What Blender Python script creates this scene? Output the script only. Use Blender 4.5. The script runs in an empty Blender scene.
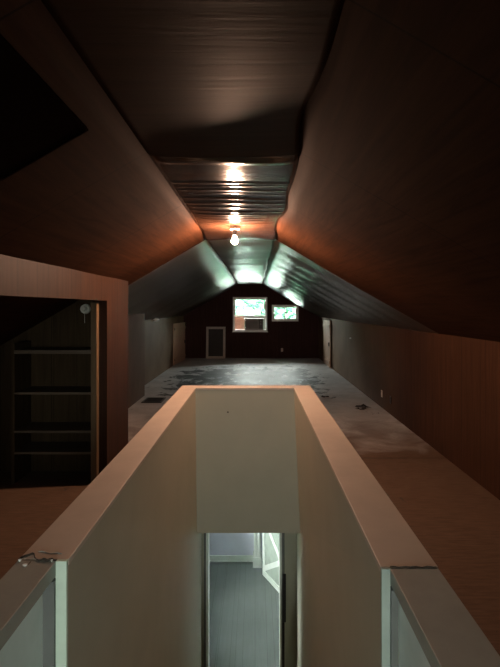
import bpy, bmesh, math, random
from mathutils import Vector, Matrix, noise
C = bpy.context.scene.collection
scn = bpy.context.scene
random.seed(7)

# ------------------------------------------------------------------ materials
def new_mat(name):
    m = bpy.data.materials.new(name); m.use_nodes = True
    nt = m.node_tree
    return m, nt, nt.nodes['Principled BSDF']

def coords(nt, scale=(1, 1, 1)):
    tc = nt.nodes.new('ShaderNodeTexCoord'); mp = nt.nodes.new('ShaderNodeMapping')
    mp.inputs['Scale'].default_value = scale
    nt.links.new(tc.outputs['Object'], mp.inputs['Vector'])
    return mp.outputs['Vector']

def noise_node(nt, vec, scale, detail=4, rough=.6, dist=0):
    n = nt.nodes.new('ShaderNodeTexNoise'); n.inputs['Scale'].default_value = scale
    n.inputs['Detail'].default_value = detail; n.inputs['Roughness'].default_value = rough
    n.inputs['Distortion'].default_value = dist
    nt.links.new(vec, n.inputs['Vector']); return n.outputs['Fac']

def ramp(nt, fac, stops):
    r = nt.nodes.new('ShaderNodeValToRGB'); e = r.color_ramp.elements
    while len(e) < len(stops): e.new(.5)
    for k, (p, c) in enumerate(stops):
        e[k].position = p; e[k].color = (*c, 1) if len(c) == 3 else c
    nt.links.new(fac, r.inputs['Fac']); return r.outputs['Color']

def mathn(nt, op, a, b=None, c=None):
    m = nt.nodes.new('ShaderNodeMath'); m.operation = op
    for k, v in enumerate((a, b, c)):
        if v is None: continue
        if isinstance(v, (int, float)): m.inputs[k].default_value = v
        else: nt.links.new(v, m.inputs[k])
    return m.outputs[0]

def mixc(nt, fac, a, b, mode='MIX'):
    m = nt.nodes.new('ShaderNodeMix'); m.data_type = 'RGBA'; m.blend_type = mode
    for k, v in ((0, fac), (6, a), (7, b)):
        if isinstance(v, (int, float)): m.inputs[k].default_value = v
        elif isinstance(v, tuple): m.inputs[k].default_value = (*v, 1)
        else: nt.links.new(v, m.inputs[k])
    return m.outputs[2]

def bump(nt, bs, h, strength=.3, dist=.01):
    b = nt.nodes.new('ShaderNodeBump'); b.inputs['Strength'].default_value = strength
    b.inputs['Distance'].default_value = dist
    nt.links.new(h, b.inputs['Height']); nt.links.new(b.outputs[0], bs.inputs['Normal'])

def simple(name, col, rough=.5, metal=0, var=.12, nscale=8, bmp=.1):
    m, nt, bs = new_mat(name)
    v = coords(nt)
    f = noise_node(nt, v, nscale)
    lo = tuple(c*(1-var) for c in col); hi = tuple(min(1, c*(1+var)) for c in col)
    nt.links.new(ramp(nt, f, [(.3, lo), (.7, hi)]), bs.inputs['Base Color'])
    bs.inputs['Roughness'].default_value = rough; bs.inputs['Metallic'].default_value = metal
    if bmp: bump(nt, bs, noise_node(nt, v, 60), bmp, .002)
    return m

def panel_wood(name, dark, light, grain_axis, groove_axis=None, pitch=.1016, rough=.35, groove_dark=.35, spec=.5, seam=None, beyond=None):
    """wood-print sheet panelling: grain stretched along one axis, V grooves across another"""
    m, nt, bs = new_mat(name)
    sc = [14, 14, 14]; sc[grain_axis] = .9
    v = coords(nt, tuple(sc))
    f = noise_node(nt, v, 1.6, 6, .65, .6)
    col = ramp(nt, f, [(.28, dark), (.72, light)])
    f2 = noise_node(nt, coords(nt), .9, 3)
    col = mixc(nt, .45, col, ramp(nt, f2, [(.3, (.55, .55, .55)), (.7, (1.25, 1.25, 1.25))]), 'MULTIPLY')
    h = f
    sep = nt.nodes.new('ShaderNodeSeparateXYZ'); nt.links.new(coords(nt), sep.inputs[0])
    def line(axis, pt, w):
        t = mathn(nt, 'FRACT', mathn(nt, 'DIVIDE', sep.outputs[axis], pt))
        d = mathn(nt, 'ABSOLUTE', mathn(nt, 'SUBTRACT', t, .5))
        return mathn(nt, 'GREATER_THAN', d, .5 - w/pt)
    g = None
    if groove_axis is not None:
        # uneven plank widths: two overlapping pitches
        g = mathn(nt, 'MAXIMUM', line(groove_axis, pitch*4, .003), line(groove_axis, pitch*2.53, .003))
    if seam is not None:
        s = line(seam[0], seam[1], .004)
        g = s if g is None else mathn(nt, 'MAXIMUM', g, s)
    if g is not None:
        col = mixc(nt, mathn(nt, 'MULTIPLY', g, 1-groove_dark), col, (.006, .004, .003))
        h = mathn(nt, 'SUBTRACT', mathn(nt, 'MULTIPLY', f, .15), g)
    bs.inputs['Roughness'].default_value = rough
    if beyond is not None:      # ceiling sheets past this y are a paler, shinier make
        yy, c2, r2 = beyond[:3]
        if name.startswith('knee'):      # window light painted in: knee walls pale gradually towards the far end
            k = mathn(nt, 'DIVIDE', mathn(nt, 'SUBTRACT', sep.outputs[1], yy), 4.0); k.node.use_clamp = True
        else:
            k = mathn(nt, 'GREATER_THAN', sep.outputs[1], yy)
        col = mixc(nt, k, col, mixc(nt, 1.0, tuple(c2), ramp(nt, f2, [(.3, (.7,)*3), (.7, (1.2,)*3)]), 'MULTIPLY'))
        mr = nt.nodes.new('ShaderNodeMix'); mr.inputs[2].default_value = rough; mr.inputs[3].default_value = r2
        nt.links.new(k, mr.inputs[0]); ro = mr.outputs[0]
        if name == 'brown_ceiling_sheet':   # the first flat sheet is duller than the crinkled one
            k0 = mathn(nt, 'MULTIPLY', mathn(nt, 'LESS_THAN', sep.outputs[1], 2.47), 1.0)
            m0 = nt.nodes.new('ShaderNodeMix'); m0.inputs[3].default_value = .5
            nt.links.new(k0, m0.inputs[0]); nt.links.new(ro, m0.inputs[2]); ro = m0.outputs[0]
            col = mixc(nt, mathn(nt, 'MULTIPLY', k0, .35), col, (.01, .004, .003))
        nt.links.new(ro, bs.inputs['Roughness'])
    nt.links.new(col, bs.inputs['Base Color'])
    bs.inputs['Specular IOR Level'].default_value = spec
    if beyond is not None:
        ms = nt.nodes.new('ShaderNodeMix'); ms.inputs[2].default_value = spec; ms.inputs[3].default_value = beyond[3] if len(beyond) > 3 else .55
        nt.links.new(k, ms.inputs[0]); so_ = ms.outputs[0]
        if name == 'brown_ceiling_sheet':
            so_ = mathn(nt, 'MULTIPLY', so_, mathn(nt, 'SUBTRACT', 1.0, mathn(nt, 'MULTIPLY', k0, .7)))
        nt.links.new(so_, bs.inputs['Specular IOR Level'])
    bump(nt, bs, h, .25, .004)
    return m

M = {}
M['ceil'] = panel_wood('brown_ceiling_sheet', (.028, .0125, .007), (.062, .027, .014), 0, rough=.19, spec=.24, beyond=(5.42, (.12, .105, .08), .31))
M['slope'] = panel_wood('brown_slope_sheet', (.024, .0096, .0047), (.050, .0198, .0094), 1, rough=.85, spec=.03, seam=(1, 1.22), beyond=(5.49, (.042, .030, .019), .28, .2))
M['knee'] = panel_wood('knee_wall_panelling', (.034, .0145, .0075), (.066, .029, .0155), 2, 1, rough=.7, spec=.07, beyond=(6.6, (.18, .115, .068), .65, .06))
M['closet'] = panel_wood('closet_panelling', (.026, .0105, .0045), (.052, .021, .010), 2, 1, rough=.6, spec=.12)
M['closet_in'] = panel_wood('closet_inner_boards', (.028, .016, .008), (.058, .036, .018), 2, 0, rough=.8, spec=.1)
M['far'] = panel_wood('far_wall_panelling', (.034, .014, .012), (.062, .027, .022), 2, 0, rough=.7, spec=.1)
M['door_wood'] = panel_wood('access_door_wood', (.55, .37, .27), (.70, .51, .39), 2, None, rough=.45)
M['shelf'] = panel_wood('shelf_board_wood', (.06, .038, .022), (.11, .072, .042), 0, None, rough=.6)
M['jamb'] = panel_wood('jamb_board', (.10, .06, .03), (.17, .11, .06), 2, None, rough=.6, spec=.2)
M['hatch'] = simple('dark_hatch_board', (.010, .006, .005), .95); M['hatch'].node_tree.nodes['Principled BSDF'].inputs['Specular IOR Level'].default_value = .0
M['paint'] = simple('olive_beige_wall_paint', (.405, .395, .31), .62, var=.05, nscale=2.5, bmp=.15)
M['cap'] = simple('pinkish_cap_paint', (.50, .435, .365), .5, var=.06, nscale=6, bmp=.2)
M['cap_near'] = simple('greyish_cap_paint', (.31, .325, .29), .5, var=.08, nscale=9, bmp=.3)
M['mint'] = simple('mint_primer', (.60, .72, .60), .55, var=.07, nscale=12, bmp=.3)
M['mint_panel'] = simple('pale_green_panel', (.82, .94, .88), .5, var=.12, nscale=3)
M['mint_dim'] = simple('dull_green_edge', (.34, .40, .35), .6)
M['stud'] = simple('grey_stud', (.13, .135, .125), .6)
M['crack'] = simple('dark_crack', (.05, .035, .025), .9)
M['white'] = simple('white_trim_paint', (.74, .80, .75), .45, var=.04)
M['win_white'] = simple('white_window_vinyl', (.80, .82, .80), .4, var=.04)
M['hall_wall'] = simple('lavender_grey_wall', (.62, .64, .74), .7, var=.08, nscale=1.5)
M['hall_ceiling'] = simple('hall_ceiling_white', (.7, .7, .68), .8)
M['hall_floor'] = panel_wood('grey_plank_floor', (.165, .185, .18), (.20, .225, .215), 1, 0, pitch=.06, rough=.6, groove_dark=.7)
M['ac_body'] = simple('air_conditioner_plastic', (.26, .23, .22), .5)
M['ac_grille'] = simple('air_conditioner_grille', (.10, .09, .085), .6)
M['card'] = simple('pink_tan_board', (.62, .47, .40), .8)
for k_ in ('card', 'win_white'):      # thin boards that let some daylight through
    if k_ == 'card':
        nt = M[k_].node_tree; b_ = nt.nodes['Principled BSDF']
        t_ = nt.nodes.new('ShaderNodeBsdfTranslucent'); t_.inputs[0].default_value = (.75, .52, .42, 1)
        x_ = nt.nodes.new('ShaderNodeMixShader'); x_.inputs[0].default_value = .12
        nt.links.new(b_.outputs[0], x_.inputs[1]); nt.links.new(t_.outputs[0], x_.inputs[2])
        nt.links.new(x_.outputs[0], nt.nodes['Material Output'].inputs[0])
M['mesh'] = simple('dark_insect_screen', (.03, .025, .024), .7)
M['scr_frame'] = simple('greyish_white_frame', (.42, .37, .34), .5)
M['plastic_w'] = simple('ivory_plastic', (.62, .55, .46), .4)
M['black'] = simple('black_plastic', (.012, .011, .011), .45)
M['metal_d'] = simple('dark_metal', (.03, .026, .024), .4, .8)
M['steel'] = simple('bright_steel', (.75, .74, .70), .3, .9)
M['porcelain'] = simple('porcelain', (.62, .58, .52), .3)
M['debris'] = simple('torn_dark_scrap', (.03, .025, .022), .8)
M['debris_l'] = simple('pale_scrap', (.6, .58, .52), .8)
M['stair'] = panel_wood('stair_tread_wood', (.09, .05, .03), (.17, .10, .06), 0, None, rough=.5)
M['bark'] = simple('bark', (.10, .07, .045), .9, nscale=20)
M['leaf'] = simple('green_leaves', (.06, .23, .14), .6, var=.35, nscale=1.5, bmp=0)
M['leaf2'] = simple('yellow_green_leaves', (.10, .28, .17), .6, var=.35, nscale=1.5, bmp=0)
M['ground_dark'] = simple('dark_ground', (.05, .08, .035), .9, var=.3, nscale=2)
M['ground_pale'] = simple('pale_bounce_ground', (.40, .46, .43), .9, var=.3, nscale=2)

# glass: thin clear pane with a surface reflection
m, nt, bs = new_mat('window_glass'); nt.nodes.remove(bs)
tr = nt.nodes.new('ShaderNodeBsdfTransparent'); tr.inputs[0].default_value = (.92, .97, .95, 1)
gl = nt.nodes.new('ShaderNodeBsdfGlossy'); gl.inputs['Roughness'].default_value = .02
fr = nt.nodes.new('ShaderNodeFresnel'); fr.inputs[0].default_value = 1.45
mx = nt.nodes.new('ShaderNodeMixShader')
nt.links.new(fr.outputs[0], mx.inputs[0]); nt.links.new(tr.outputs[0], mx.inputs[1]); nt.links.new(gl.outputs[0], mx.inputs[2])
nt.links.new(mx.outputs[0], nt.nodes['Material Output'].inputs[0]); M['glass'] = m

def emit_mat(name, col, s):
    m, nt, bs = new_mat(name)
    bs.inputs['Base Color'].default_value = (.9, .8, .7, 1)
    bs.inputs['Emission Color'].default_value = (*col, 1); bs.inputs['Emission Strength'].default_value = s
    return m
M['bulb'] = emit_mat('lit_warm_bulb', (1, .59, .39), 1120)

# floor: brown sheet near the stairs, worn blue-grey sheet beyond the joint, torn dark patches with pale peeled spots carrying painted sheen
m, nt, bs = new_mat('attic_floor_sheet')
obv = coords(nt)
sep = nt.nodes.new('ShaderNodeSeparateXYZ'); nt.links.new(obv, sep.inputs[0])
n1 = noise_node(nt, coords(nt, (3, 22, 3)), 2.2, 5, .6, .4)
brown = ramp(nt, n1, [(.3, (.092, .057, .036)), (.7, (.155, .10, .068))])
n2 = noise_node(nt, obv, 2.2, 6, .65, .5)
grey = ramp(nt, n2, [(.3, (.34, .335, .33)), (.7, (.60, .59, .58))])
yj = mathn(nt, 'ADD', sep.outputs[1], mathn(nt, 'MULTIPLY', mathn(nt, 'SUBTRACT', n2, .5), 2.6))
fmask = ramp(nt, mathn(nt, 'DIVIDE', mathn(nt, 'SUBTRACT', yj, 5.4), 1.8), [(0, (0, 0, 0)), (1, (1, 1, 1))])
base = mixc(nt, fmask, brown, grey)
# torn patches
n3 = noise_node(nt, coords(nt, (1, .75, 1)), 2.6, 8, .72, .5)
def band(a0, a1, soft):     # 1 inside a0<y<a1
    up = mathn(nt, 'MULTIPLY', mathn(nt, 'SUBTRACT', sep.outputs[1], a0), 1/soft)
    dn = mathn(nt, 'MULTIPLY', mathn(nt, 'SUBTRACT', a1, sep.outputs[1]), 1/soft)
    mn = mathn(nt, 'MINIMUM', up, dn); mn.node.use_clamp = True
    return mathn(nt, 'MAXIMUM', mn, 0)
b1 = band(7.9, 14.4, 2.0)
rx = mathn(nt, 'MULTIPLY', mathn(nt, 'SUBTRACT', 2.1, mathn(nt, 'ABSOLUTE', mathn(nt, 'ADD', sep.outputs[0], .2))), 1.2); rx.node.use_clamp = True
pm = mathn(nt, 'ADD', n3, mathn(nt, 'MULTIPLY', mathn(nt, 'MULTIPLY', b1, rx), .235))
torn = ramp(nt, pm, [(.635, (0, 0, 0)), (.69, (1, 1, 1))])
base = mixc(nt, torn, base, (.022, .024, .022))
n4 = noise_node(nt, obv, 3.3, 5, .7)
pale = mathn(nt, 'MULTIPLY', ramp(nt, n4, [(.60, (0, 0, 0)), (.64, (1, 1, 1))]), band(7.4, 12, .8))
base = mixc(nt, pale, base, (.50, .54, .58))  # bluish sheen is put into the colour of the pale peeled spots
# the cross joint at y = 5.28
jt = mathn(nt, 'LESS_THAN', mathn(nt, 'ABSOLUTE', mathn(nt, 'SUBTRACT', sep.outputs[1], 5.28)), .012)
base = mixc(nt, mathn(nt, 'MULTIPLY', jt, .7), base, (.03, .018, .012))
nt.links.new(base, bs.inputs['Base Color'])
nt.links.new(ramp(nt, n2, [(.3, (.42,)*3), (.7, (.6,)*3)]), bs.inputs['Roughness'])
bs.inputs['Specular IOR Level'].default_value = .25
bump(nt, bs, mathn(nt, 'SUBTRACT', n2, mathn(nt, 'MULTIPLY', torn, .5)), .35, .01)
M['floor'] = m

# ------------------------------------------------------------------ mesh helpers
def bm_box(bm, lo, hi):
    lo = Vector(lo); hi = Vector(hi)
    v = [bm.verts.new((x, y, z)) for x in (lo.x, hi.x) for y in (lo.y, hi.y) for z in (lo.z, hi.z)]
    for f in ((0, 1, 3, 2), (4, 6, 7, 5), (0, 4, 5, 1), (2, 3, 7, 6), (0, 2, 6, 4), (1, 5, 7, 3)):
        bm.faces.new([v[i] for i in f])
    return v

def link(name, bm, mat, parent=None, bevel=0, smooth=False, kind=None, label=None):
    bmesh.ops.recalc_face_normals(bm, faces=bm.faces)
    me = bpy.data.meshes.new(name); bm.to_mesh(me); bm.free()
    me.materials.append(mat)
    if smooth:
        for p in me.polygons: p.use_smooth = True
    o = bpy.data.objects.new(name, me); C.objects.link(o)
    if parent is not None:
        o.parent = parent
        o.matrix_parent_inverse = parent_world(parent).inverted()
    if bevel:
        b = o.modifiers.new('bevel', 'BEVEL'); b.width = bevel; b.segments = 2; b.limit_method = 'ANGLE'
    if kind: o['kind'] = kind
    if label: o['label'] = label
    return o

def parent_world(p):
    m = p.matrix_basis.copy()
    while p.parent is not None:
        m = p.parent.matrix_basis @ p.matrix_parent_inverse @ m
        p = p.parent
    return m

def boxes(name, bl, mat, parent=None, bevel=0, kind=None, label=None):
    bm = bmesh.new()
    for lo, hi in bl: bm_box(bm, lo, hi)
    return link(name, bm, mat, parent, bevel, False, kind, label)

def thing(name, label, cat, loc, group=None):
    o = bpy.data.objects.new(name, None); C.objects.link(o)
    o.empty_display_size = .1
    o.location = loc; o['label'] = label; o['category'] = cat
    if group: o['group'] = group
    return o

def tag(o, label, cat, group=None):
    o['label'] = label; o['category'] = cat
    if group: o['group'] = group
    return o

def bm_cyl(bm, a, b, r0, r1=None, n=16):
    r1 = r0 if r1 is None else r1
    a = Vector(a); b = Vector(b); d = (b-a); L = d.length
    q = d.to_track_quat('Z', 'Y').to_matrix().to_4x4()
    bmesh.ops.create_cone(bm, cap_ends=True, segments=n, radius1=r0, radius2=r1, depth=L,
                          matrix=Matrix.Translation((a+b)/2) @ q)

def holed_wall(name, axis, p0, p1, u0, u1, z0, z1, holes, mat, ztop=None):
    """wall slab between p0..p1 on `axis`, spanning u0..u1 on the other horizontal axis, rectangular holes (ua,ub,za,zb)"""
    us = sorted({u0, u1, *[h[0] for h in holes], *[h[1] for h in holes]})
    zs = sorted({z0, z1, *[h[2] for h in holes], *[h[3] for h in holes]})
    bm = bmesh.new()
    for i in range(len(us)-1):
        for j in range(len(zs)-1):
            uc = (us[i]+us[i+1])/2; zc = (zs[j]+zs[j+1])/2
            if any(h[0] < uc < h[1] and h[2] < zc < h[3] for h in holes): continue
            if axis == 'y': bm_box(bm, (us[i], p0, zs[j]), (us[i+1], p1, zs[j+1]))
            else: bm_box(bm, (p0, us[i], zs[j]), (p1, us[i+1], zs[j+1]))
    bmesh.ops.remove_doubles(bm, verts=bm.verts, dist=1e-5)
    # drop inner double faces
    seen = {}
    for f in list(bm.faces):
        k = tuple(round(c, 4) for c in f.calc_center_median())
        if k in seen:
            bm.faces.remove(f)
            if seen[k].is_valid: bm.faces.remove(seen[k])
        else: seen[k] = f
    return link(name, bm, mat, kind='structure')

def prism_y(bm, poly, y0, y1):
    a = [bm.verts.new((x, y0, z)) for x, z in poly]; b = [bm.verts.new((x, y1, z)) for x, z in poly]
    n = len(poly)
    bm.faces.new(a); bm.faces.new(list(reversed(b)))
    for i in range(n): bm.faces.new((a[i], b[i], b[(i+1) % n], a[(i+1) % n]))

# ------------------------------------------------------------------ dimensions
YF, YB = 15.8, -2.6            # far and back gable walls
XL, XR = -2.35, 2.10           # knee walls
ZC, SL = 2.44, .579            # flat ceiling height, slope
FL, FR = -.55, .23             # flat ceiling edges
def zl(x): return ZC - SL*(FL-x) if x < FL else (ZC if x < FR else ZC - SL*(x-FR))
ZLOW = -2.59                   # floor downstairs
YE = 4.80                      # inner face of the stairwell end wall
WL, WR = -.595, .39            # inner faces of the stairwell walls

# ------------------------------------------------------------------ attic shell
def sheet(name, x0, x1, nx, mat, disp, out):
    bm = bmesh.new()
    ys = []
    y = YB
    while y < YF + .05:
        ys.append(y); y += .013 if 2.3 < y < 5.5 else .07
    ys.append(YF+.1)
    rows = []
    for yy in ys:
        r = []
        for i in range(nx+1):
            t = i/nx; x = x0+(x1-x0)*t
            dx, dz = disp(x, yy, t)
            r.append(bm.verts.new((x+dx, yy, zl(x)+dz)))
        rows.append(r)
    for a, b in zip(rows, rows[1:]):
        for i in range(nx): bm.faces.new((a[i], a[i+1], b[i+1], b[i]))
    o = link(name, bm, mat, kind='structure', smooth=True)
    s = o.modifiers.new('thickness', 'SOLIDIFY'); s.thickness = .05
    # push the thickness outward (upward)
    up = sum((p.normal.z for p in o.data.polygons))
    s.offset = 1 if up > 0 else -1
    return o

def edge_wave(y):          # the loose wavy joint between flat ceiling and right slope
    return (.016*math.sin(y*2.1+.6) + .010*math.sin(y*5.3) + .014*noise.noise(Vector((0, y*1.7, 3))))*(1 if y < 5.0 else .35)

RIDGES = [(2.53, .016, .045), (3.00, .010, .028), (3.10, .007, .018), (3.22, .011, .022), (3.33, .006, .016), (3.44, .009, .020),
          (3.58, .012, .026), (3.70, .007, .018), (3.83, .010, .022), (3.96, .012, .024), (4.10, .007, .020), (4.22, .008, .022), (4.36, .005, .02), (4.52, .005, .022)]
def d_flat(x, y, t):
    e = math.sin(math.pi*t)**.5 if 0 < t < 1 else 0
    if y < 2.3: e *= .05
    z = -.012*e*(1+math.sin(y*5.15+.4))*.6                     # gentle sag between battens
    z -= .010*noise.noise(Vector((x*1.2, y*2.3, 1)))*e
    if 2.3 < y < 5.4:
        for k, (yc, a, w) in enumerate(RIDGES):
            c = yc + .05*noise.noise(Vector((x*2.2, k*3.1, 0))) + .05*(x+.16)*(.5 if k % 2 else -.35)
            side = .45 + .75*max(0, min(1, .5+1.2*noise.noise(Vector((x*1.9+5, k*1.7, 9))) + .5*(x+.1)))
            z -= a*side*e*math.exp(-((y-c)/(w*.8))**2)
        # the loose sheet's near lip hangs and its far end curls
        z -= .010*e*max(0, 1-abs(y-2.55)/.25)
        if y > 4.9: z -= .03*min(1, (y-4.9)/.42)*(1-math.sin(math.pi*t)*.8)
    if y > 5.42:
        z -= .010*abs(math.sin((y-5.4)*math.pi/1.22))*e
    dx = edge_wave(y)*max(0, t-.4)**2/.36
    return dx, z - SL*dx
def d_left(x, y, t):
    e = math.sin(math.pi*t) if 0 < t < 1 else 0
    a = .016 if y > 6 else .009
    e *= 1 if y > 5.49 else .3
    return 0, (a*noise.noise(Vector((x*.8, y*1.1, 5))) - .012*abs(math.sin(y*math.pi/1.22)))*e
def d_right(x, y, t):
    e = math.sin(math.pi*t) if 0 < t < 1 else 0
    a = .020 if y > 6 else .012
    e *= 1 if y > 5.49 else .3
    dz = (a*noise.noise(Vector((x*.9+7, y*1.0, 2))) - .014*abs(math.sin(y*math.pi/1.22)) + (.016*math.sin(y*7.5+x) if y > 6 else 0))*e
    dx = edge_wave(y)*max(0, 1-2.5*t)**2
    return dx, dz - SL*dx
sheet('ceiling', FL, FR, 26, M['ceil'], d_flat, 1)
sheet('ceiling_left', -3.0, FL, 30, M['slope'], d_left, 1)
sheet('ceiling_right', FR, XR+.12, 26, M['slope'], d_right, 1)

# knee walls
TH = .1
def knee(name, x0, x1, y0, y1, mat, drop=0):
    bm = bmesh.new()
    prism_y(bm, [(x0, 0), (x1, 0), (x1, zl(x1)+.02-drop), (x0, zl(x0)+.02-drop)], y0, y1)
    return link(name, bm, mat, kind='structure')
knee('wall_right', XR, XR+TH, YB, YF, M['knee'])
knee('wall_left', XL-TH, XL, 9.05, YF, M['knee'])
bm = bmesh.new()
prism_y(bm, [(-2.18, 0), (-2.08, 0), (-2.08, zl(-2.08)+.02), (-2.18, zl(-2.18)+.02)], 5.3, 9.05)
prism_y(bm, [(XL-TH, 0), (-2.18, 0), (-2.18, zl(-2.18)+.02), (XL-TH, zl(XL-TH)+.02)], 8.95, 9.05)
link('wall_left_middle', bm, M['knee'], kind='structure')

# closet: long panelled side with a wide opening, header above
XC = -1.40
bm = bmesh.new()
prism_y(bm, [(XC-.075, 1.72), (XC, 1.72), (XC, zl(XC)+.02), (XC-.075, zl(XC-.075)+.02)], YB, 4.54)
prism_y(bm, [(XC-.075, 0), (XC, 0), (XC, zl(XC)+.02), (XC-.075, zl(XC-.075)+.02)], 4.54, 5.3)
prism_y(bm, [(XC-.075, 0), (XC, 0), (XC, 1.72), (XC-.075, 1.72)], YB, 1.2)
bmesh.ops.remove_doubles(bm, verts=bm.verts, dist=1e-5)
link('wall_closet_front', bm, M['closet'], kind='structure')
bm = bmesh.new()
prism_y(bm, [(-3.0, 0), (XC-.075, 0), (XC-.075, zl(XC-.075)+.02), (-3.0, zl(-3.0)+.02)], 4.85, 4.93)
prism_y(bm, [(-2.18, 0), (XC-.075, 0), (XC-.075, zl(XC-.075)+.02), (-2.18, zl(-2.18)+.02)], 5.22, 5.3)
link('wall_closet_end', bm, M['closet_in'], kind='structure')
knee('wall_closet_back', -3.0, -2.9, YB, 4.93, M['closet_in'])

# far gable wall with its two window holes
W1 = (-.70, .375, .91, 1.98)
W2 = (.585, 1.40, 1.24, 1.725)
holed_wall('wall_far', 'y', YF, YF+.14, -3.0, 2.3, -.3, 2.6, [W1, W2], M['far'])
# back gable wall behind the camera with a window
W3 = (-.62, .42, .85, 1.58)
holed_wall('wall_back', 'y', YB-.14, YB, -3.1, 2.3, -2.9, 2.6, [W3], M['far'])

# attic floor (with the stairwell cut out)
boxes('floor', [((-3.0, YB, -.25), (-.75, YF, 0)), ((.56, YB, -.25), (2.25, YF, 0)),
                ((-.75, 4.95, -.25), (.56, YF, 0)), ((-.75, YB, -.25), (.56, .95, 0))], M['floor'], kind='structure')

# ------------------------------------------------------------------ stairwell walls
YLN, YRN = 1.53, 1.485         # near ends of the two full-thickness walls
def skewed_wall(name, xin, xout, y0, y1):
    """stairwell wall whose inner face is slightly out of true; xin = [(z, x at y0, x at y1), ...]"""
    bm = bmesh.new(); rows = []
    for z, xa, xb in xin:
        rows.append([bm.verts.new(p) for p in ((xa, y0, z), (xb, y1, z), (xout, y1, z), (xout, y0, z))])
    bm.faces.new(rows[0]); bm.faces.new(rows[-1])
    for p, q in zip(rows, rows[1:]):
        for i in range(4): bm.faces.new((p[i], p[(i+1) % 4], q[(i+1) % 4], q[i]))
    return link(name, bm, M['paint'], kind='structure')
XRB = .452
skewed_wall('wall_stairwell_left', [(.83, WL, WL), (-.6, WL, -.58), (ZLOW, WL, -.58)], -.75, YLN, YE+.15)
skewed_wall('wall_stairwell_right', [(.83, WR, WR), (-.6, .382, XRB), (ZLOW, .378, XRB)], .56, YRN, YE+.15)
bm = bmesh.new()
prism_y(bm, [(WL, .83), (-.58, -.60), (XRB, -.60), (WR, .83)], YE, YE+.15)
link('wall_stairwell_end', bm, M['paint'], kind='structure')
# near stretches: thinner boarding set back from the stairwell face
boxes('wall_stairwell_left_near', [((-.75, -1.2, ZLOW), (-.665, YLN, .798))], M['mint_panel'], kind='structure')
boxes('wall_stairwell_right_near', [((.437, -1.2, ZLOW), (.56, YRN, .798))], M['mint_panel'], kind='structure')
boxes('trim_1', [((-.63, YLN-.015, ZLOW+.1), (WL, YLN-.0005, .8505))], M['mint'], kind='structure', bevel=.002)
boxes('trim_2', [((-.665, YLN-.025, ZLOW+.1), (-.63, YLN, .79))], M['stud'], kind='structure')
boxes('trim_3', [((WR-.002, YRN-.015, ZLOW+.1), (.415, YRN-.0005, .8505))], M['mint_dim'], kind='structure', bevel=.002)
boxes('trim_4', [((.415, YRN-.025, ZLOW+.1), (.437, YRN, .79))], M['stud'], kind='structure')

# cap ledges: one continuous U-shaped ledge and two near boards
bm = bmesh.new()
o0, o1, i0, i1 = -.752, .558, WL-.002+.004, WR-.002
pts = [(-.752, YLN), (-.752, YE+.16), (.566, YE+.16), (.566, YRN), (WR-.002, YRN), (WR-.002, YE-.002), (WL+.002, YE-.002), (WL+.002, YLN)]
a = [bm.verts.new((x, y, .8302)) for x, y in pts]; b = [bm.verts.new((x, y, .85)) for x, y in pts]
bm.faces.new(a); bm.faces.new(b)
for i in range(8): bm.faces.new((a[i], a[(i+1) % 8], b[(i+1) % 8], b[i]))
bmesh.ops.triangulate(bm, faces=[f for f in bm.faces if len(f.verts) > 4])
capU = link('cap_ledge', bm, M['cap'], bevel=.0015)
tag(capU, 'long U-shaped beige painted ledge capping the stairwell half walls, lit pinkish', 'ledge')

def near_cap(name, x0, x1, y1, label):
    t = thing(name, label, 'ledge', ((x0+x1)/2, .1, .79), 'near boards capping the stairwell walls')
    bm = bmesh.new(); bm_box(bm, (x0, -1.2, .80), (x1, y1, .849))
    link('board', bm, M['cap_near'], t, bevel=.0015)
    return t
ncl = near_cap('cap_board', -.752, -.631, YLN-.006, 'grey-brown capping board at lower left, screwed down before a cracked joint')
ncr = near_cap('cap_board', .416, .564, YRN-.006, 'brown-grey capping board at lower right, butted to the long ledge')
# screws with heads on the left board
def screw(parent, x, y, z, r=.0055, tilt=(0, 0)):
    bm = bmesh.new(); bm_cyl(bm, (x, y, z-.012), (x, y, z+.001), r*.45, n=10)
    bm_cyl(bm, (x+tilt[0], y+tilt[1], z), (x+tilt[0], y+tilt[1], z+.003), r*.8, r, 12)
    bm_box(bm, (x-r*.7+tilt[0], y-.0006+tilt[1], z+.003), (x+r*.7+tilt[0], y+.0006+tilt[1], z+.0036))
    return link('screw', bm, M['win_white'], parent, smooth=False, label='bright pale screw head')
screw(ncl, -.715, 1.492, .85, .0075)
screw(ncl, -.744, 1.518, .852, .005)
screw(ncl, -.642, 1.516, .852, .004)
bm = bmesh.new(); bm_box(bm, (-.7095, 1.496, .8488), (-.7065, 1.516, .8496)); link('scratch', bm, M['crack'], ncl)
# jagged cracked joint at the end of the ledges
def crack(parent, pts, z, w, mat, name='crack'):
    bm = bmesh.new(); prev = None
    for i, (x, y, k) in enumerate(pts):
        a = bm.verts.new((x, y-w*k, z)); b = bm.verts.new((x, y+w*k, z)); c = bm.verts.new((x, y, z+.004*k))
        if prev:
            bm.faces.new((prev[0], a, c, prev[2])); bm.faces.new((prev[2], c, b, prev[1])); bm.faces.new((prev[1], b, a, prev[0]))
        else: bm.faces.new((a, b, c))
        prev = (a, b, c)
    bm.faces.new(prev)
    return link(name, bm, mat, parent)
crack(ncl, [(-.751+.1225*t, 1.523+.035*math.sin(math.pi*min(1, t*2.2))+.004*math.sin(t*31), .6+.9*abs(math.sin(t*5+1))) for t in [i/22 for i in range(23)]], .8500, .0035, M['crack'])
crack(capU, [(-.712+.085*t, 1.573-.014*t+.004*math.sin(t*9), .4+.4*abs(math.sin(t*6))) for t in [i/16 for i in range(17)]], .850, .002, M['cap_near'])
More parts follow.
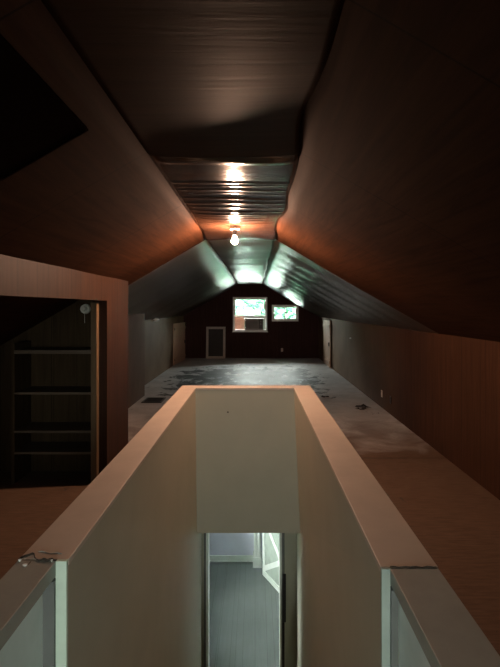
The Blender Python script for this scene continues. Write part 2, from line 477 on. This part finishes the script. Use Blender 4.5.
crack(ncr, [((.417+.143*t), 1.482+.002*math.sin(t*25), .5+.4*abs(math.sin(t*8+1))) for t in [i/16 for i in range(17)]], .8498, .002, M['crack'])
bm = bmesh.new(); bmesh.ops.create_icosphere(bm, subdivisions=2, radius=1, matrix=Matrix.Translation((.556, YRN+.002, .846)) @ Matrix.Diagonal((.008, .005, .005, 1)))
link('chip', bm, M['plastic_w'], capU, smooth=True, label='pale chipped corner')

# nail in the end wall face
nl = thing('nail', 'small dark nail in the upper part of the stairwell end wall', 'nail', (-.27, YE, .61))
bm = bmesh.new(); bm_cyl(bm, (-.27, YE+.01, .61), (-.27, YE-.02, .613), .003, n=8); link('shank', bm, M['metal_d'], nl)
bm = bmesh.new(); bm_cyl(bm, (-.27, YE-.02, .613), (-.27, YE-.023, .613), .0085, n=12); link('head', bm, M['metal_d'], nl)

# stairs going down (below the picture's lower edge)
bm = bmesh.new()
nr = 13; rise = 2.59/nr; run = .235; ys0 = .95
for i in range(nr-1):
    zt = -rise*(i+1)
    bm_box(bm, (WL, ys0+run*i, zt-.04), (WR, ys0+run*(i+1)+.025, zt))
    bm_box(bm, (WL, ys0+run*i, zt-.04), (WR, ys0+run*i+.02, zt+rise-.04))
link('stair_flight', bm, M['stair'], kind='structure')

# ------------------------------------------------------------------ downstairs
YD = 5.2
HX0, HX1, HY1 = -1.7, 1.3, 8.04
holed_wall('wall_hall_near', 'y', YD, YD+.12, HX0, HX1, ZLOW, -.25, [(-.53, .292, ZLOW-.01, -.55)], M['paint'])
boxes('wall_landing_left', [((WL-.155, YE+.15, ZLOW), (-.58, YD, -.25))], M['paint'], kind='structure')
boxes('wall_landing_right', [((XRB, YE+.15, ZLOW), (XRB+.12, YD, -.25))], M['paint'], kind='structure')
boxes('floor_hall', [((HX0-.1, .9, ZLOW-.15), (HX1+.1, HY1+.1, ZLOW))], M['hall_floor'], kind='structure')
boxes('ceiling_hall', [((HX0-.1, YE+.15, -.32), (HX1+.1, HY1+.1, -.25))], M['hall_ceiling'], kind='structure')
boxes('wall_hall_far', [((HX0-.1, HY1, ZLOW), (HX1+.1, HY1+.1, -.25))], M['hall_wall'], kind='structure')
boxes('wall_hall_right', [((HX1, YD, ZLOW), (HX1+.1, HY1, -.25))], M['hall_wall'], kind='structure')
W4 = (5.95, 7.15, -1.65, -.85)  # added unseen window that lets daylight into the hall
holed_wall('wall_hall_left', 'x', HX0-.1, HX0, YD, HY1, ZLOW, -.25, [W4], M['hall_wall'])
boxes('baseboard_hall', [((HX0, HY1-.02, ZLOW), (-.03, HY1, ZLOW+.10)), ((HX0, HY1-.032, ZLOW), (-.03, HY1-.02, ZLOW+.025))], M['white'], kind='structure', bevel=.004)

# door at the foot of the stairs: frame, stop, black strike plate
d1 = thing('door_1', '', '', (-.13, YD, ZLOW)); del d1['label']; del d1['category']; d1['kind'] = 'structure'
boxes('door_frame', [((-.53, YD-.01, ZLOW), (-.505, YD+.14, -.55)), ((.268, YD-.01, ZLOW), (.292, YD+.14, -.55)),
                     ((-.505, YD-.01, -.575), (.268, YD+.14, -.55))], M['white'], d1, bevel=.002)
boxes('door_casing', [((-.553, YD-.014, ZLOW), (-.53, YD, -.53)), ((.292, YD-.014, ZLOW), (.32, YD, -.53)), ((-.53, YD-.014, -.55), (.292, YD, -.53))], M['stud'], d1, bevel=.002)
boxes('strike_plate', [((.294, YD-.024, -1.74), (.334, YD-.014, -1.22)), ((.30, YD-.03, -1.45), (.322, YD-.02, -1.38))], M['black'], d1, bevel=.002)
boxes('jamb_strip', [((.294, YD-.02, ZLOW), (.318, YD-.0145, -1.74))], M['metal_d'], d1)

# white pilaster-like casing and the braced door leaf in the hall
boxes('trim_5', [((-.02, HY1-.20, ZLOW), (.10, HY1, -.25)), ((-.035, HY1-.215, ZLOW), (.115, HY1, ZLOW+.17)),
                 ((-.005, HY1-.21, ZLOW+.17), (.02, HY1-.2, -.25)), ((.06, HY1-.21, ZLOW+.17), (.085, HY1-.2, -.25))], M['white'], kind='structure', bevel=.004)
lf = thing('door_leaf', 'white door leaf with diagonal braces standing open in the hall downstairs', 'door', (.13, 7.62, ZLOW))
p0 = Vector((.13, 7.62)); p1 = Vector((.40, 7.06)); dv = (p1-p0); LL = dv.length; dv.normalize(); nv = Vector((-dv.y, dv.x)) * -1  # faces left
if nv.x > 0: nv = -nv
def leaf_poly(bm, pts, n0, n1):
    """polygon in (distance along leaf, height) extruded across the leaf thickness"""
    def P(u, z, n): q = p0 + dv*u + nv*n; return (q.x, q.y, ZLOW+z)
    a = [bm.verts.new(P(u, z, n0)) for u, z in pts]; b = [bm.verts.new(P(u, z, n1)) for u, z in pts]
    k = len(pts); bm.faces.new(a); bm.faces.new(list(reversed(b)))
    for i in range(k): bm.faces.new((a[i], b[i], b[(i+1) % k], a[(i+1) % k]))
bm = bmesh.new(); leaf_poly(bm, [(0, .012), (LL, .012), (LL, 2.0), (0, 2.0)], -.035, 0); link('panel', bm, M['mint_dim'], lf)
for u0, u1, z0, z1 in ((0, LL, .012, .10), (0, LL, 1.9, 2.0), (0, LL, .95, 1.05)):
    bm = bmesh.new(); leaf_poly(bm, [(u0, z0), (u1, z0), (u1, z1), (u0, z1)], .001, .014); link('rail', bm, M['white'], lf)
for u in (0, LL-.07):
    bm = bmesh.new(); leaf_poly(bm, [(u, .10), (u+.07, .10), (u+.07, 1.9), (u, 1.9)], .0015, .0135); link('stile', bm, M['white'], lf)
for k, (za, zb) in enumerate(((.10, .50), (.50, .95), (1.05, 1.45), (1.45, 1.9))):
    bm = bmesh.new()
    s, e = (.07, LL-.07) if k % 2 == 0 else (LL-.07, .07)
    leaf_poly(bm, [(s, za), (e, zb-.09), (e, zb), (s, za+.09)], .002, .013)
    link('brace', bm, M['white'], lf)

# ------------------------------------------------------------------ windows
def window(n, x0, x1, z0, z1, y, inward, sash, axis='y', fw=.05):
    """window unit filling a hole; y = inner wall plane, inward = -1/+1 direction of the room"""
    r = bpy.data.objects.new('window_%d' % n, None); C.objects.link(r); r['kind'] = 'structure'
    def B(u0, u1, d0, d1, za, zb):
        p = y - inward*d0; q = y - inward*d1; lo, hi = min(p, q), max(p, q)
        if axis == 'y': return ((u0, lo, za), (u1, hi, zb))
        return ((lo, u0, za), (hi, u1, zb))
    r.location = ((x0+x1)/2, y, z0) if axis == 'y' else (y, (x0+x1)/2, z0)
    f = -.015
    boxes('window_frame', [B(x0-.03, x0+.025, f, .12, z0-.03, z1+.03), B(x1-.025, x1+.03, f, .12, z0-.03, z1+.03),
                           B(x0+.025, x1-.025, f, .12, z1-.025, z1+.03), B(x0+.025, x1-.025, f, .12, z0-.03, z0+.025)],
          M['win_white'], r, bevel=.003)
    for (a0, a1, b0, b1, dep) in sash:
        w = .035
        s = boxes('sash', [B(a0, a0+w, dep, dep+.03, b0, b1), B(a1-w, a1, dep, dep+.03, b0, b1),
                           B(a0+w, a1-w, dep, dep+.03, b0, b0+w), B(a0+w, a1-w, dep, dep+.03, b1-w, b1)], M['win_white'], r, bevel=.003)
        boxes('pane', [B(a0+w, a1-w, dep+.013, dep+.018, b0+w, b1-w)], M['glass'], s)
    return r
x0, x1, z0, z1 = W1
w1 = window(1, x0, x1, z0, z1, YF, -1, [(x0+.025, x1-.025, 1.385, z1-.025, .07)])
boxes('window_sill', [((x0-.05, YF-.045, z0-.055), (x1+.05, YF-.015, z0-.03))], M['win_white'], w1, bevel=.003)
x0, x1, z0, z1 = W2
w2 = window(2, x0, x1, z0, z1, YF, -1, [(x0+.025, (x0+x1)/2+.02, z0+.025, z1-.025, .07), ((x0+x1)/2-.02, x1-.025, z0+.025, z1-.025, .035)])
x0, x1, z0, z1 = W3
window(3, x0, x1, z0, z1, YB, 1, [(x0+.025, x1-.025, z0+.025, z1-.025, .07)])
y0, y1, z0, z1 = W4
window(4, y0, y1, z0, z1, HX0, 1, [(y0+.025, y1-.025, z0+.025, z1-.025, .05)], axis='x')

# air conditioner in the lower half of window 1
ac = thing('air_conditioner', 'dark boxy window air conditioner in the lower half of the left far window', 'air conditioner', (-.04, YF, .937))
boxes('housing', [((-.34, YF-.10, .937), (.27, YF+.26, 1.31))], M['ac_body'], ac, bevel=.012)
bm = bmesh.new()
for k in range(9): bm_box(bm, (-.31, YF-.112, .99+k*.026), (.10, YF-.099, 1.004+k*.026))
link('grille', bm, M['ac_grille'], ac)
boxes('control_panel', [((.12, YF-.108, .97), (.25, YF-.099, 1.28))], M['ac_grille'], ac, bevel=.003)
for zz in (1.21, 1.12):
    bm = bmesh.new(); bm_cyl(bm, (.185, YF-.106, zz), (.185, YF-.125, zz), .02, .017, 16); link('knob', bm, M['ac_body'], ac)
boxes('louvre', [((-.31, YF-.112, 1.245), (.10, YF-.1, 1.285))], M['ac_body'], ac, bevel=.003)
fp = boxes('filler_board', [((-.675, YF+.045, .937), (-.345, YF+.065, 1.385))], M['card'], bevel=.002)
tag(fp, 'pinkish tan filler board closing the window gap beside the air conditioner', 'board')
fp2 = boxes('side_panel_curtain', [((.275, YF+.045, .937), (.348, YF+.06, 1.384))] + [((.278+k*.012, YF+.038, .94), (.284+k*.012, YF+.046, 1.38)) for k in range(6)], M['win_white'], bevel=0)
fp2.name = 'accordion_panel'
tag(fp2, 'narrow white pleated filler panel right of the air conditioner', 'panel')
fp3 = boxes('filler_strip', [((-.345, YF+.045, 1.312), (.275, YF+.065, 1.384))], M['win_white'], bevel=.002)
tag(fp3, 'white strip bridging the gap above the air conditioner', 'strip')

# ------------------------------------------------------------------ things along the far wall
fr_ = thing('screen_frame', 'old window screen in a pale frame leaning on the far wall', 'window screen', (-1.285, YF-.16, 0))
bm = bmesh.new(); W = .63; H = 1.04; fw = .075
for lo, hi in (((-W/2, 0, 0), (-W/2+fw, .03, H)), ((W/2-fw, 0, 0), (W/2, .03, H)), ((-W/2+fw, 0, 0), (W/2-fw, .03, fw)), ((-W/2+fw, 0, H-fw), (W/2-fw, .03, H))):
    bm_box(bm, lo, hi)
rot = Matrix.Translation((-1.285, YF-.165, 0.002)) @ Matrix.Rotation(-math.radians(7), 4, 'X')
bmesh.ops.transform(bm, matrix=rot, verts=bm.verts); link('frame', bm, M['scr_frame'], fr_, bevel=.004)
bm = bmesh.new(); bm_box(bm, (-W/2+fw, .012, fw), (W/2-fw, .016, H-fw)); bmesh.ops.transform(bm, matrix=rot, verts=bm.verts)
link('mesh_screen', bm, M['mesh'], fr_)
for zz in (.25, .8):
    bm = bmesh.new(); bm_box(bm, (W/2, .004, zz), (W/2+.018, .026, zz+.09)); bmesh.ops.transform(bm, matrix=rot, verts=bm.verts)
    link('hinge', bm, M['metal_d'], fr_)

def outlet(name, c, nrm, label, plate, face, w=.07, h=.115):
    t = thing(name, label, 'outlet', c)
    c = Vector(c); n = Vector(nrm); s = Vector((n.y, -n.x, 0)); 
    def bx(u0, u1, z0, z1, d0, d1):
        pts = [c + s*u + Vector((0, 0, z)) + n*d for u in (u0, u1) for z in (z0, z1) for d in (d0, d1)]
        return (tuple(min(p[i] for p in pts) for i in range(3)), tuple(max(p[i] for p in pts) for i in range(3)))
    boxes('cover_plate', [bx(-w/2, w/2, -h/2, h/2, 0, .008)], plate, t, bevel=.003)
    for zz in (-.026, .026):
        sck = boxes('socket', [bx(-.017, .017, zz-.014, zz+.014, .008, .011)], face, t, bevel=.003)
        boxes('slot', [bx(-.008, -.005, zz-.006, zz+.006, .011, .0125), bx(.005, .008, zz-.006, zz+.006, .011, .0125)], M['black'], sck)
    return t
outlet('wall_outlet', (.89, YF, .27), (0, -1, 0), 'small outlet low on the dark far wall below the right window', M['plastic_w'], M['plastic_w'])
outlet('wall_outlet', (XR, 7.94, .235), (-1, 0, 0), 'ivory outlet with a pale cover plate low on the right knee wall', M['plastic_w'], M['plastic_w'])
outlet('wall_outlet', (XR, 7.42, .23), (-1, 0, 0), 'dark brown outlet low on the right knee wall, nearer than the ivory one', M['metal_d'], M['black'])
bm = bmesh.new(); bm_cyl(bm, (XR, 10.5, .99), (XR-.03, 10.5, .99), .018, .014, 14)
tag(link('knob', bm, M['porcelain'], smooth=False), 'tiny white round knob halfway up the right knee wall', 'knob').name = 'cabinet_knob'

# knee-wall access doors near the far corners
def access_door(x, sgn, y0, y1, h, ang, label, hinge_far):
    t = thing('access_door', label, 'small door', (x, y0, 0.01))
    L = y1-y0; ca = math.radians(ang)
    hx, hy = (x+sgn*.012, y1 if hinge_far else y0)
    d = -1 if hinge_far else 1
    def T(bm):
        rm = Matrix.Translation((hx, hy, 0)) @ Matrix.Rotation(ca*(-sgn)*d, 4, 'Z')
        bmesh.ops.transform(bm, matrix=rm, verts=bm.verts)
    def bb(name, lst, mat, par, bev=.003):
        bm = bmesh.new()
        for (a, b, z0, z1, e0, e1) in lst:
            bm_box(bm, (min(sgn*e0, sgn*e1), min(d*a, d*b), z0), (max(sgn*e0, sgn*e1), max(d*a, d*b), z1))
        T(bm); return link(name, bm, mat, par, bevel=bev)
    bb('panel', [(0, L, .015, h, 0, .022)], M['door_wood'], t)
    bb('batten', [(.02, L-.02, .12, .20, .0225, .04), (.02, L-.02, h-.2, h-.12, .0225, .04)], M['door_wood'], t)
    hb = bb('handle', [(L-.12, L-.09, h*.5-.05, h*.5+.05, .0225, .05)], M['metal_d'], t)
    for zz in (.16, h-.16): bb('hinge', [(-.001, .05, zz-.03, zz+.03, .0405, .046)], M['metal_d'], t, .001)
    return t
access_door(XL, 1, 13.7, 15.2, 1.2, 4, 'pale brown knee-wall door standing ajar in the far left corner', False)
access_door(XR, -1, 13.1, 14.5, 1.3, 1, 'pale brown knee-wall door in the far right corner', True)

# floor register, scraps
rg = thing('floor_register', 'dark metal floor register beside the left knee wall beyond the closet', 'floor vent', (-1.8, 8.57, 0))
boxes('register_frame', [((-1.98, 8.34, 0), (-1.63, 8.38, .012)), ((-1.98, 8.76, 0), (-1.63, 8.80, .012)), ((-1.98, 8.38, 0), (-1.95, 8.76, .012)), ((-1.66, 8.38, 0), (-1.63, 8.76, .012))], M['metal_d'], rg, bevel=.002)
boxes('louvre_grid', [((-1.95, 8.39+k*.03, .001), (-1.66, 8.40+k*.03, .009)) for k in range(12)] + [((-1.95, 8.38, 0), (-1.66, 8.76, .002))], M['black'], rg)
def scrap(name, cx, cy, r, mat, label, cat, seed, curl=.03, asp=1.6):
    rnd = random.Random(seed); bm = bmesh.new(); n = 14
    ring = []
    for i in range(n):
        a = 2*math.pi*i/n; rr = r*(.55+.5*rnd.random())
        ring.append(bm.verts.new((cx+rr*math.cos(a)*asp, cy+rr*math.sin(a), .004+curl*max(0, math.cos(a*2+seed))*rnd.random())))
    c = bm.verts.new((cx, cy, .006))
    for i in range(n): bm.faces.new((c, ring[i], ring[(i+1) % n]))
    o = link(name, bm, mat)
    s = o.modifiers.new('thickness', 'SOLIDIFY'); s.thickness = .003; s.offset = 1
    return tag(o, label, cat)
scrap('torn_scrap', 1.80, 8.0, .09, M['debris'], 'curled dark scrap of torn flooring beside the right knee wall', 'scrap', 3, .06)
scrap('torn_scrap', 1.72, 7.82, .05, M['debris'], 'smaller dark flake on the floor just nearer than the curled scrap', 'scrap', 5, .04, 2.2)
scrap('torn_scrap', 1.30, 8.9, .07, M['debris'], 'dark flake of flooring at the edge of the pale worn patch', 'scrap', 8, .04, 1.5)
bm = bmesh.new(); rnd = random.Random(4)
bmesh.ops.create_icosphere(bm, subdivisions=3, radius=1)
for v in bm.verts: v.co *= 1+.35*noise.noise(v.co*2.3)
bmesh.ops.transform(bm, matrix=Matrix.Translation((XL+.045, 11.2, 1.375)) @ Matrix.Diagonal((.04, .30, .035, 1)), verts=bm.verts)
tag(link('insulation_tuft', bm, M['debris_l'], smooth=True), 'small pale tuft poking out at the top of the left knee wall', 'tuft')

# ------------------------------------------------------------------ closet contents
sh = thing('closet_shelves', 'dim wooden shelf rack inside the dark closet on the left', 'shelves', (-1.9, 4.68, 0))
for zz, th in ((1.255, .035), (.86, .022), (.50, .022), (.30, .022)):
    boxes('shelf', [((-2.26, 4.50, zz-th), (-1.53, 4.85, zz))], M['shelf'], sh, bevel=.002)
for xx in (-2.29, -1.53):
    boxes('upright', [((xx, 4.51, 0), (xx+.03, 4.85, 1.32 if xx < -2 else 1.62))], M['closet_in'], sh, bevel=.002)
boxes('door_stop', [((XC-.13, 4.47, 0), (XC-.075, 4.54, 1.70))], M['jamb'], kind='structure', bevel=.002).name = 'trim_6'
lh = thing('lamp_holder', 'empty small white porcelain lamp holder high in the dark closet', 'lamp holder', (-1.71, 4.85, 1.64))
bm = bmesh.new(); bm_cyl(bm, (-1.71, 4.85, 1.64), (-1.71, 4.82, 1.64), .05, .045, 24); link('base', bm, M['porcelain'], lh)
bm = bmesh.new(); bm_cyl(bm, (-1.71, 4.82, 1.64), (-1.71, 4.76, 1.64), .03, .024, 20); link('socket', bm, M['porcelain'], lh)
bm = bmesh.new(); bm_cyl(bm, (-1.70, 4.79, 1.61), (-1.70, 4.79, 1.50), .002, n=6); link('pull_cord', bm, M['porcelain'], lh)

# ------------------------------------------------------------------ hatch in the left slope
ht = thing('ceiling_hatch', 'dark square hatch in the left sloped ceiling near the viewer', 'hatch', (-.84, 1.4, zl(-.84)))
def slope_box(bm, x0, x1, y0, y1, d0, d1):
    n = Vector((SL, 0, -1)).normalized()
    vs = []
    for x in (x0, x1):
        for y in (y0, y1):
            for d in (d0, d1):
                p = Vector((x, y, zl(x))) + n*d; vs.append(bm.verts.new(p))
    for f in ((0, 1, 3, 2), (4, 6, 7, 5), (0, 4, 5, 1), (2, 3, 7, 6), (0, 2, 6, 4), (1, 5, 7, 3)): bm.faces.new([vs[i] for i in f])
bm = bmesh.new(); slope_box(bm, -1.0, -.68, .95, 1.88, .005, .022); link('hatch_panel', bm, M['hatch'], ht)
bm = bmesh.new()
for q in ((-1.012, -1.0, .94, 1.892), (-.68, -.668, .94, 1.892), (-1.0, -.68, 1.88, 1.892), (-1.0, -.68, .94, .95)): slope_box(bm, *q, .005, .026)
link('hatch_trim', bm, M['hatch'], ht)

# ------------------------------------------------------------------ ceiling bulb
LX, LY = -.195, 4.62
cl = thing('ceiling_light', 'lit bare bulb in a small round holder on the flat ceiling', 'ceiling light', (LX, LY, 2.43))
bm = bmesh.new(); bm_cyl(bm, (LX, LY, 2.445), (LX, LY, 2.405), .055, .048, 24); link('holder', bm, M['porcelain'], cl)
bm = bmesh.new(); bm_cyl(bm, (LX, LY, 2.405), (LX, LY, 2.345), .024, .020, 20); link('socket', bm, M['black'], cl)
bm = bmesh.new()
prof = [(.0, 2.264), (.014, 2.267), (.024, 2.277), (.028, 2.292), (.026, 2.307), (.019, 2.322), (.013, 2.333), (.012, 2.346)]
rings = []
for r, z in prof:
    rings.append([bm.verts.new((LX+r*math.cos(2*math.pi*i/20), LY+r*math.sin(2*math.pi*i/20), z)) for i in range(20)] if r else [bm.verts.new((LX, LY, z))])
for i in range(20): bm.faces.new((rings[0][0], rings[1][i], rings[1][(i+1) % 20]))
for p_, q_ in zip(rings[1:], rings[2:]):
    for i in range(20): bm.faces.new((p_[i], q_[i], q_[(i+1) % 20], p_[(i+1) % 20]))
link('bulb', bm, M['bulb'], cl, smooth=True, label='glowing warm bulb')

# ------------------------------------------------------------------ outside
boxes('ground', [((-60, -60, -3.3), (60, YF+.2, -3.1))], M['ground_dark'], kind='structure')  # unseen ground, darkened to keep bounced light off the near ceiling
boxes('ground_bounce', [((-60, YF+.2, -3.3), (60, 90, -3.1))], M['ground_pale'], kind='structure')  # unseen pale ground added to bounce daylight up onto the far ceiling
def tree(loc, s, leafmat, seed, label):
    rnd = random.Random(seed)
    t = thing('tree', label, 'tree', loc, 'trees outside the far windows')
    L = Vector(loc)
    bm = bmesh.new(); bm_cyl(bm, L, L+Vector((.1, 0, 3.6*s)), .22*s, .12*s, 12)
    for k in range(7):
        a = rnd.random()*6.28; h = (2.2+rnd.random()*1.4)*s
        bm_cyl(bm, L+Vector((.05, 0, h)), L+Vector((math.cos(a)*1.5*s, math.sin(a)*1.5*s, h+1.5*s)), .07*s, .03*s, 7)
    link('trunk', bm, M['bark'], t)
    bm = bmesh.new()
    for k in range(4500):
        d = Vector((rnd.gauss(0, 1), rnd.gauss(0, 1), rnd.gauss(0, 1))).normalized() * (rnd.random()**.45)
        p = L + Vector((d.x*2.6*s, d.y*2.2*s, 4.4*s + d.z*2.9*s))
        q = Matrix.Rotation(rnd.random()*6.28, 3, 'Z') @ Matrix.Rotation(rnd.random()*3.1, 3, 'X')
        w = .19*s*(.7+.6*rnd.random())
        vs = [bm.verts.new(p + q @ Vector(c)*w) for c in ((-1, 0, 0), (0, -.6, .15), (1, 0, 0), (0, .6, .15))]
        bm.faces.new(vs)
    me = link('foliage', bm, leafmat, t)
    return t
tree((-3.2, 27, -3.1), 1.0, M['leaf'], 1, 'green leafy tree outside the far window above the air conditioner')
tree((1.6, 31, -3.1), 1.15, M['leaf2'], 2, 'yellow-green tree outside, seen through both far windows')
tree((8.2, 26, -3.1), 1.05, M['leaf'], 3, 'green tree outside the right far window')

# ------------------------------------------------------------------ light
w = bpy.data.worlds.new('World'); scn.world = w; w.use_nodes = True
nt = w.node_tree; bg = nt.nodes['Background']
bg.inputs[0].default_value = (1.0, .98, .95, 1); bg.inputs[1].default_value = 14
sun = bpy.data.lights.new('sun', 'SUN'); sun.energy = 6; sun.angle = .01; sun.color = (1, .95, .85)
so = bpy.data.objects.new('sun', sun); C.objects.link(so)
so.rotation_euler = Vector((-.75, .25, -1)).to_track_quat('-Z', 'Y').to_euler()
def portal(name, loc, sx, sy, direction):
    l = bpy.data.lights.new(name, 'AREA'); l.shape = 'RECTANGLE'; l.size = sx; l.size_y = sy
    l.cycles.is_portal = True
    o = bpy.data.objects.new(name, l); C.objects.link(o); o.location = loc
    o.rotation_euler = Vector(direction).to_track_quat('-Z', 'Z').to_euler()
portal('portal', ((W1[0]+W1[1])/2, YF+.16, (W1[2]+W1[3])/2), W1[1]-W1[0], W1[3]-W1[2], (0, -1, 0))
portal('portal', ((W2[0]+W2[1])/2, YF+.16, (W2[2]+W2[3])/2), W2[1]-W2[0], W2[3]-W2[2], (0, -1, 0))
portal('portal', ((W3[0]+W3[1])/2, YB-.16, (W3[2]+W3[3])/2), W3[1]-W3[0], W3[3]-W3[2], (0, 1, 0))
portal('portal', (HX0-.12, (W4[0]+W4[1])/2, (W4[2]+W4[3])/2), W4[1]-W4[0], W4[3]-W4[2], (1, 0, 0))

# ------------------------------------------------------------------ camera
cam = bpy.data.cameras.new('camera'); co = bpy.data.objects.new('camera', cam); C.objects.link(co)
co.location = (0, 0, 1.65); co.rotation_euler = (math.pi/2, 0, 0)
cam.sensor_fit = 'VERTICAL'; cam.sensor_height = 24; cam.lens = 24*480/667
cam.shift_y = -25.5/667; cam.shift_x = -5/667
cam.clip_start = .02; cam.clip_end = 300
scn.camera = co

scn.view_settings.view_transform = 'Standard'; scn.view_settings.look = 'None'
scn.view_settings.gamma = 1; scn.view_settings.exposure = 2.0
scn.cycles.max_bounces = 10; scn.cycles.diffuse_bounces = 6; scn.cycles.glossy_bounces = 5
scn.cycles.transparent_max_bounces = 12
scn.cycles.use_denoising = True
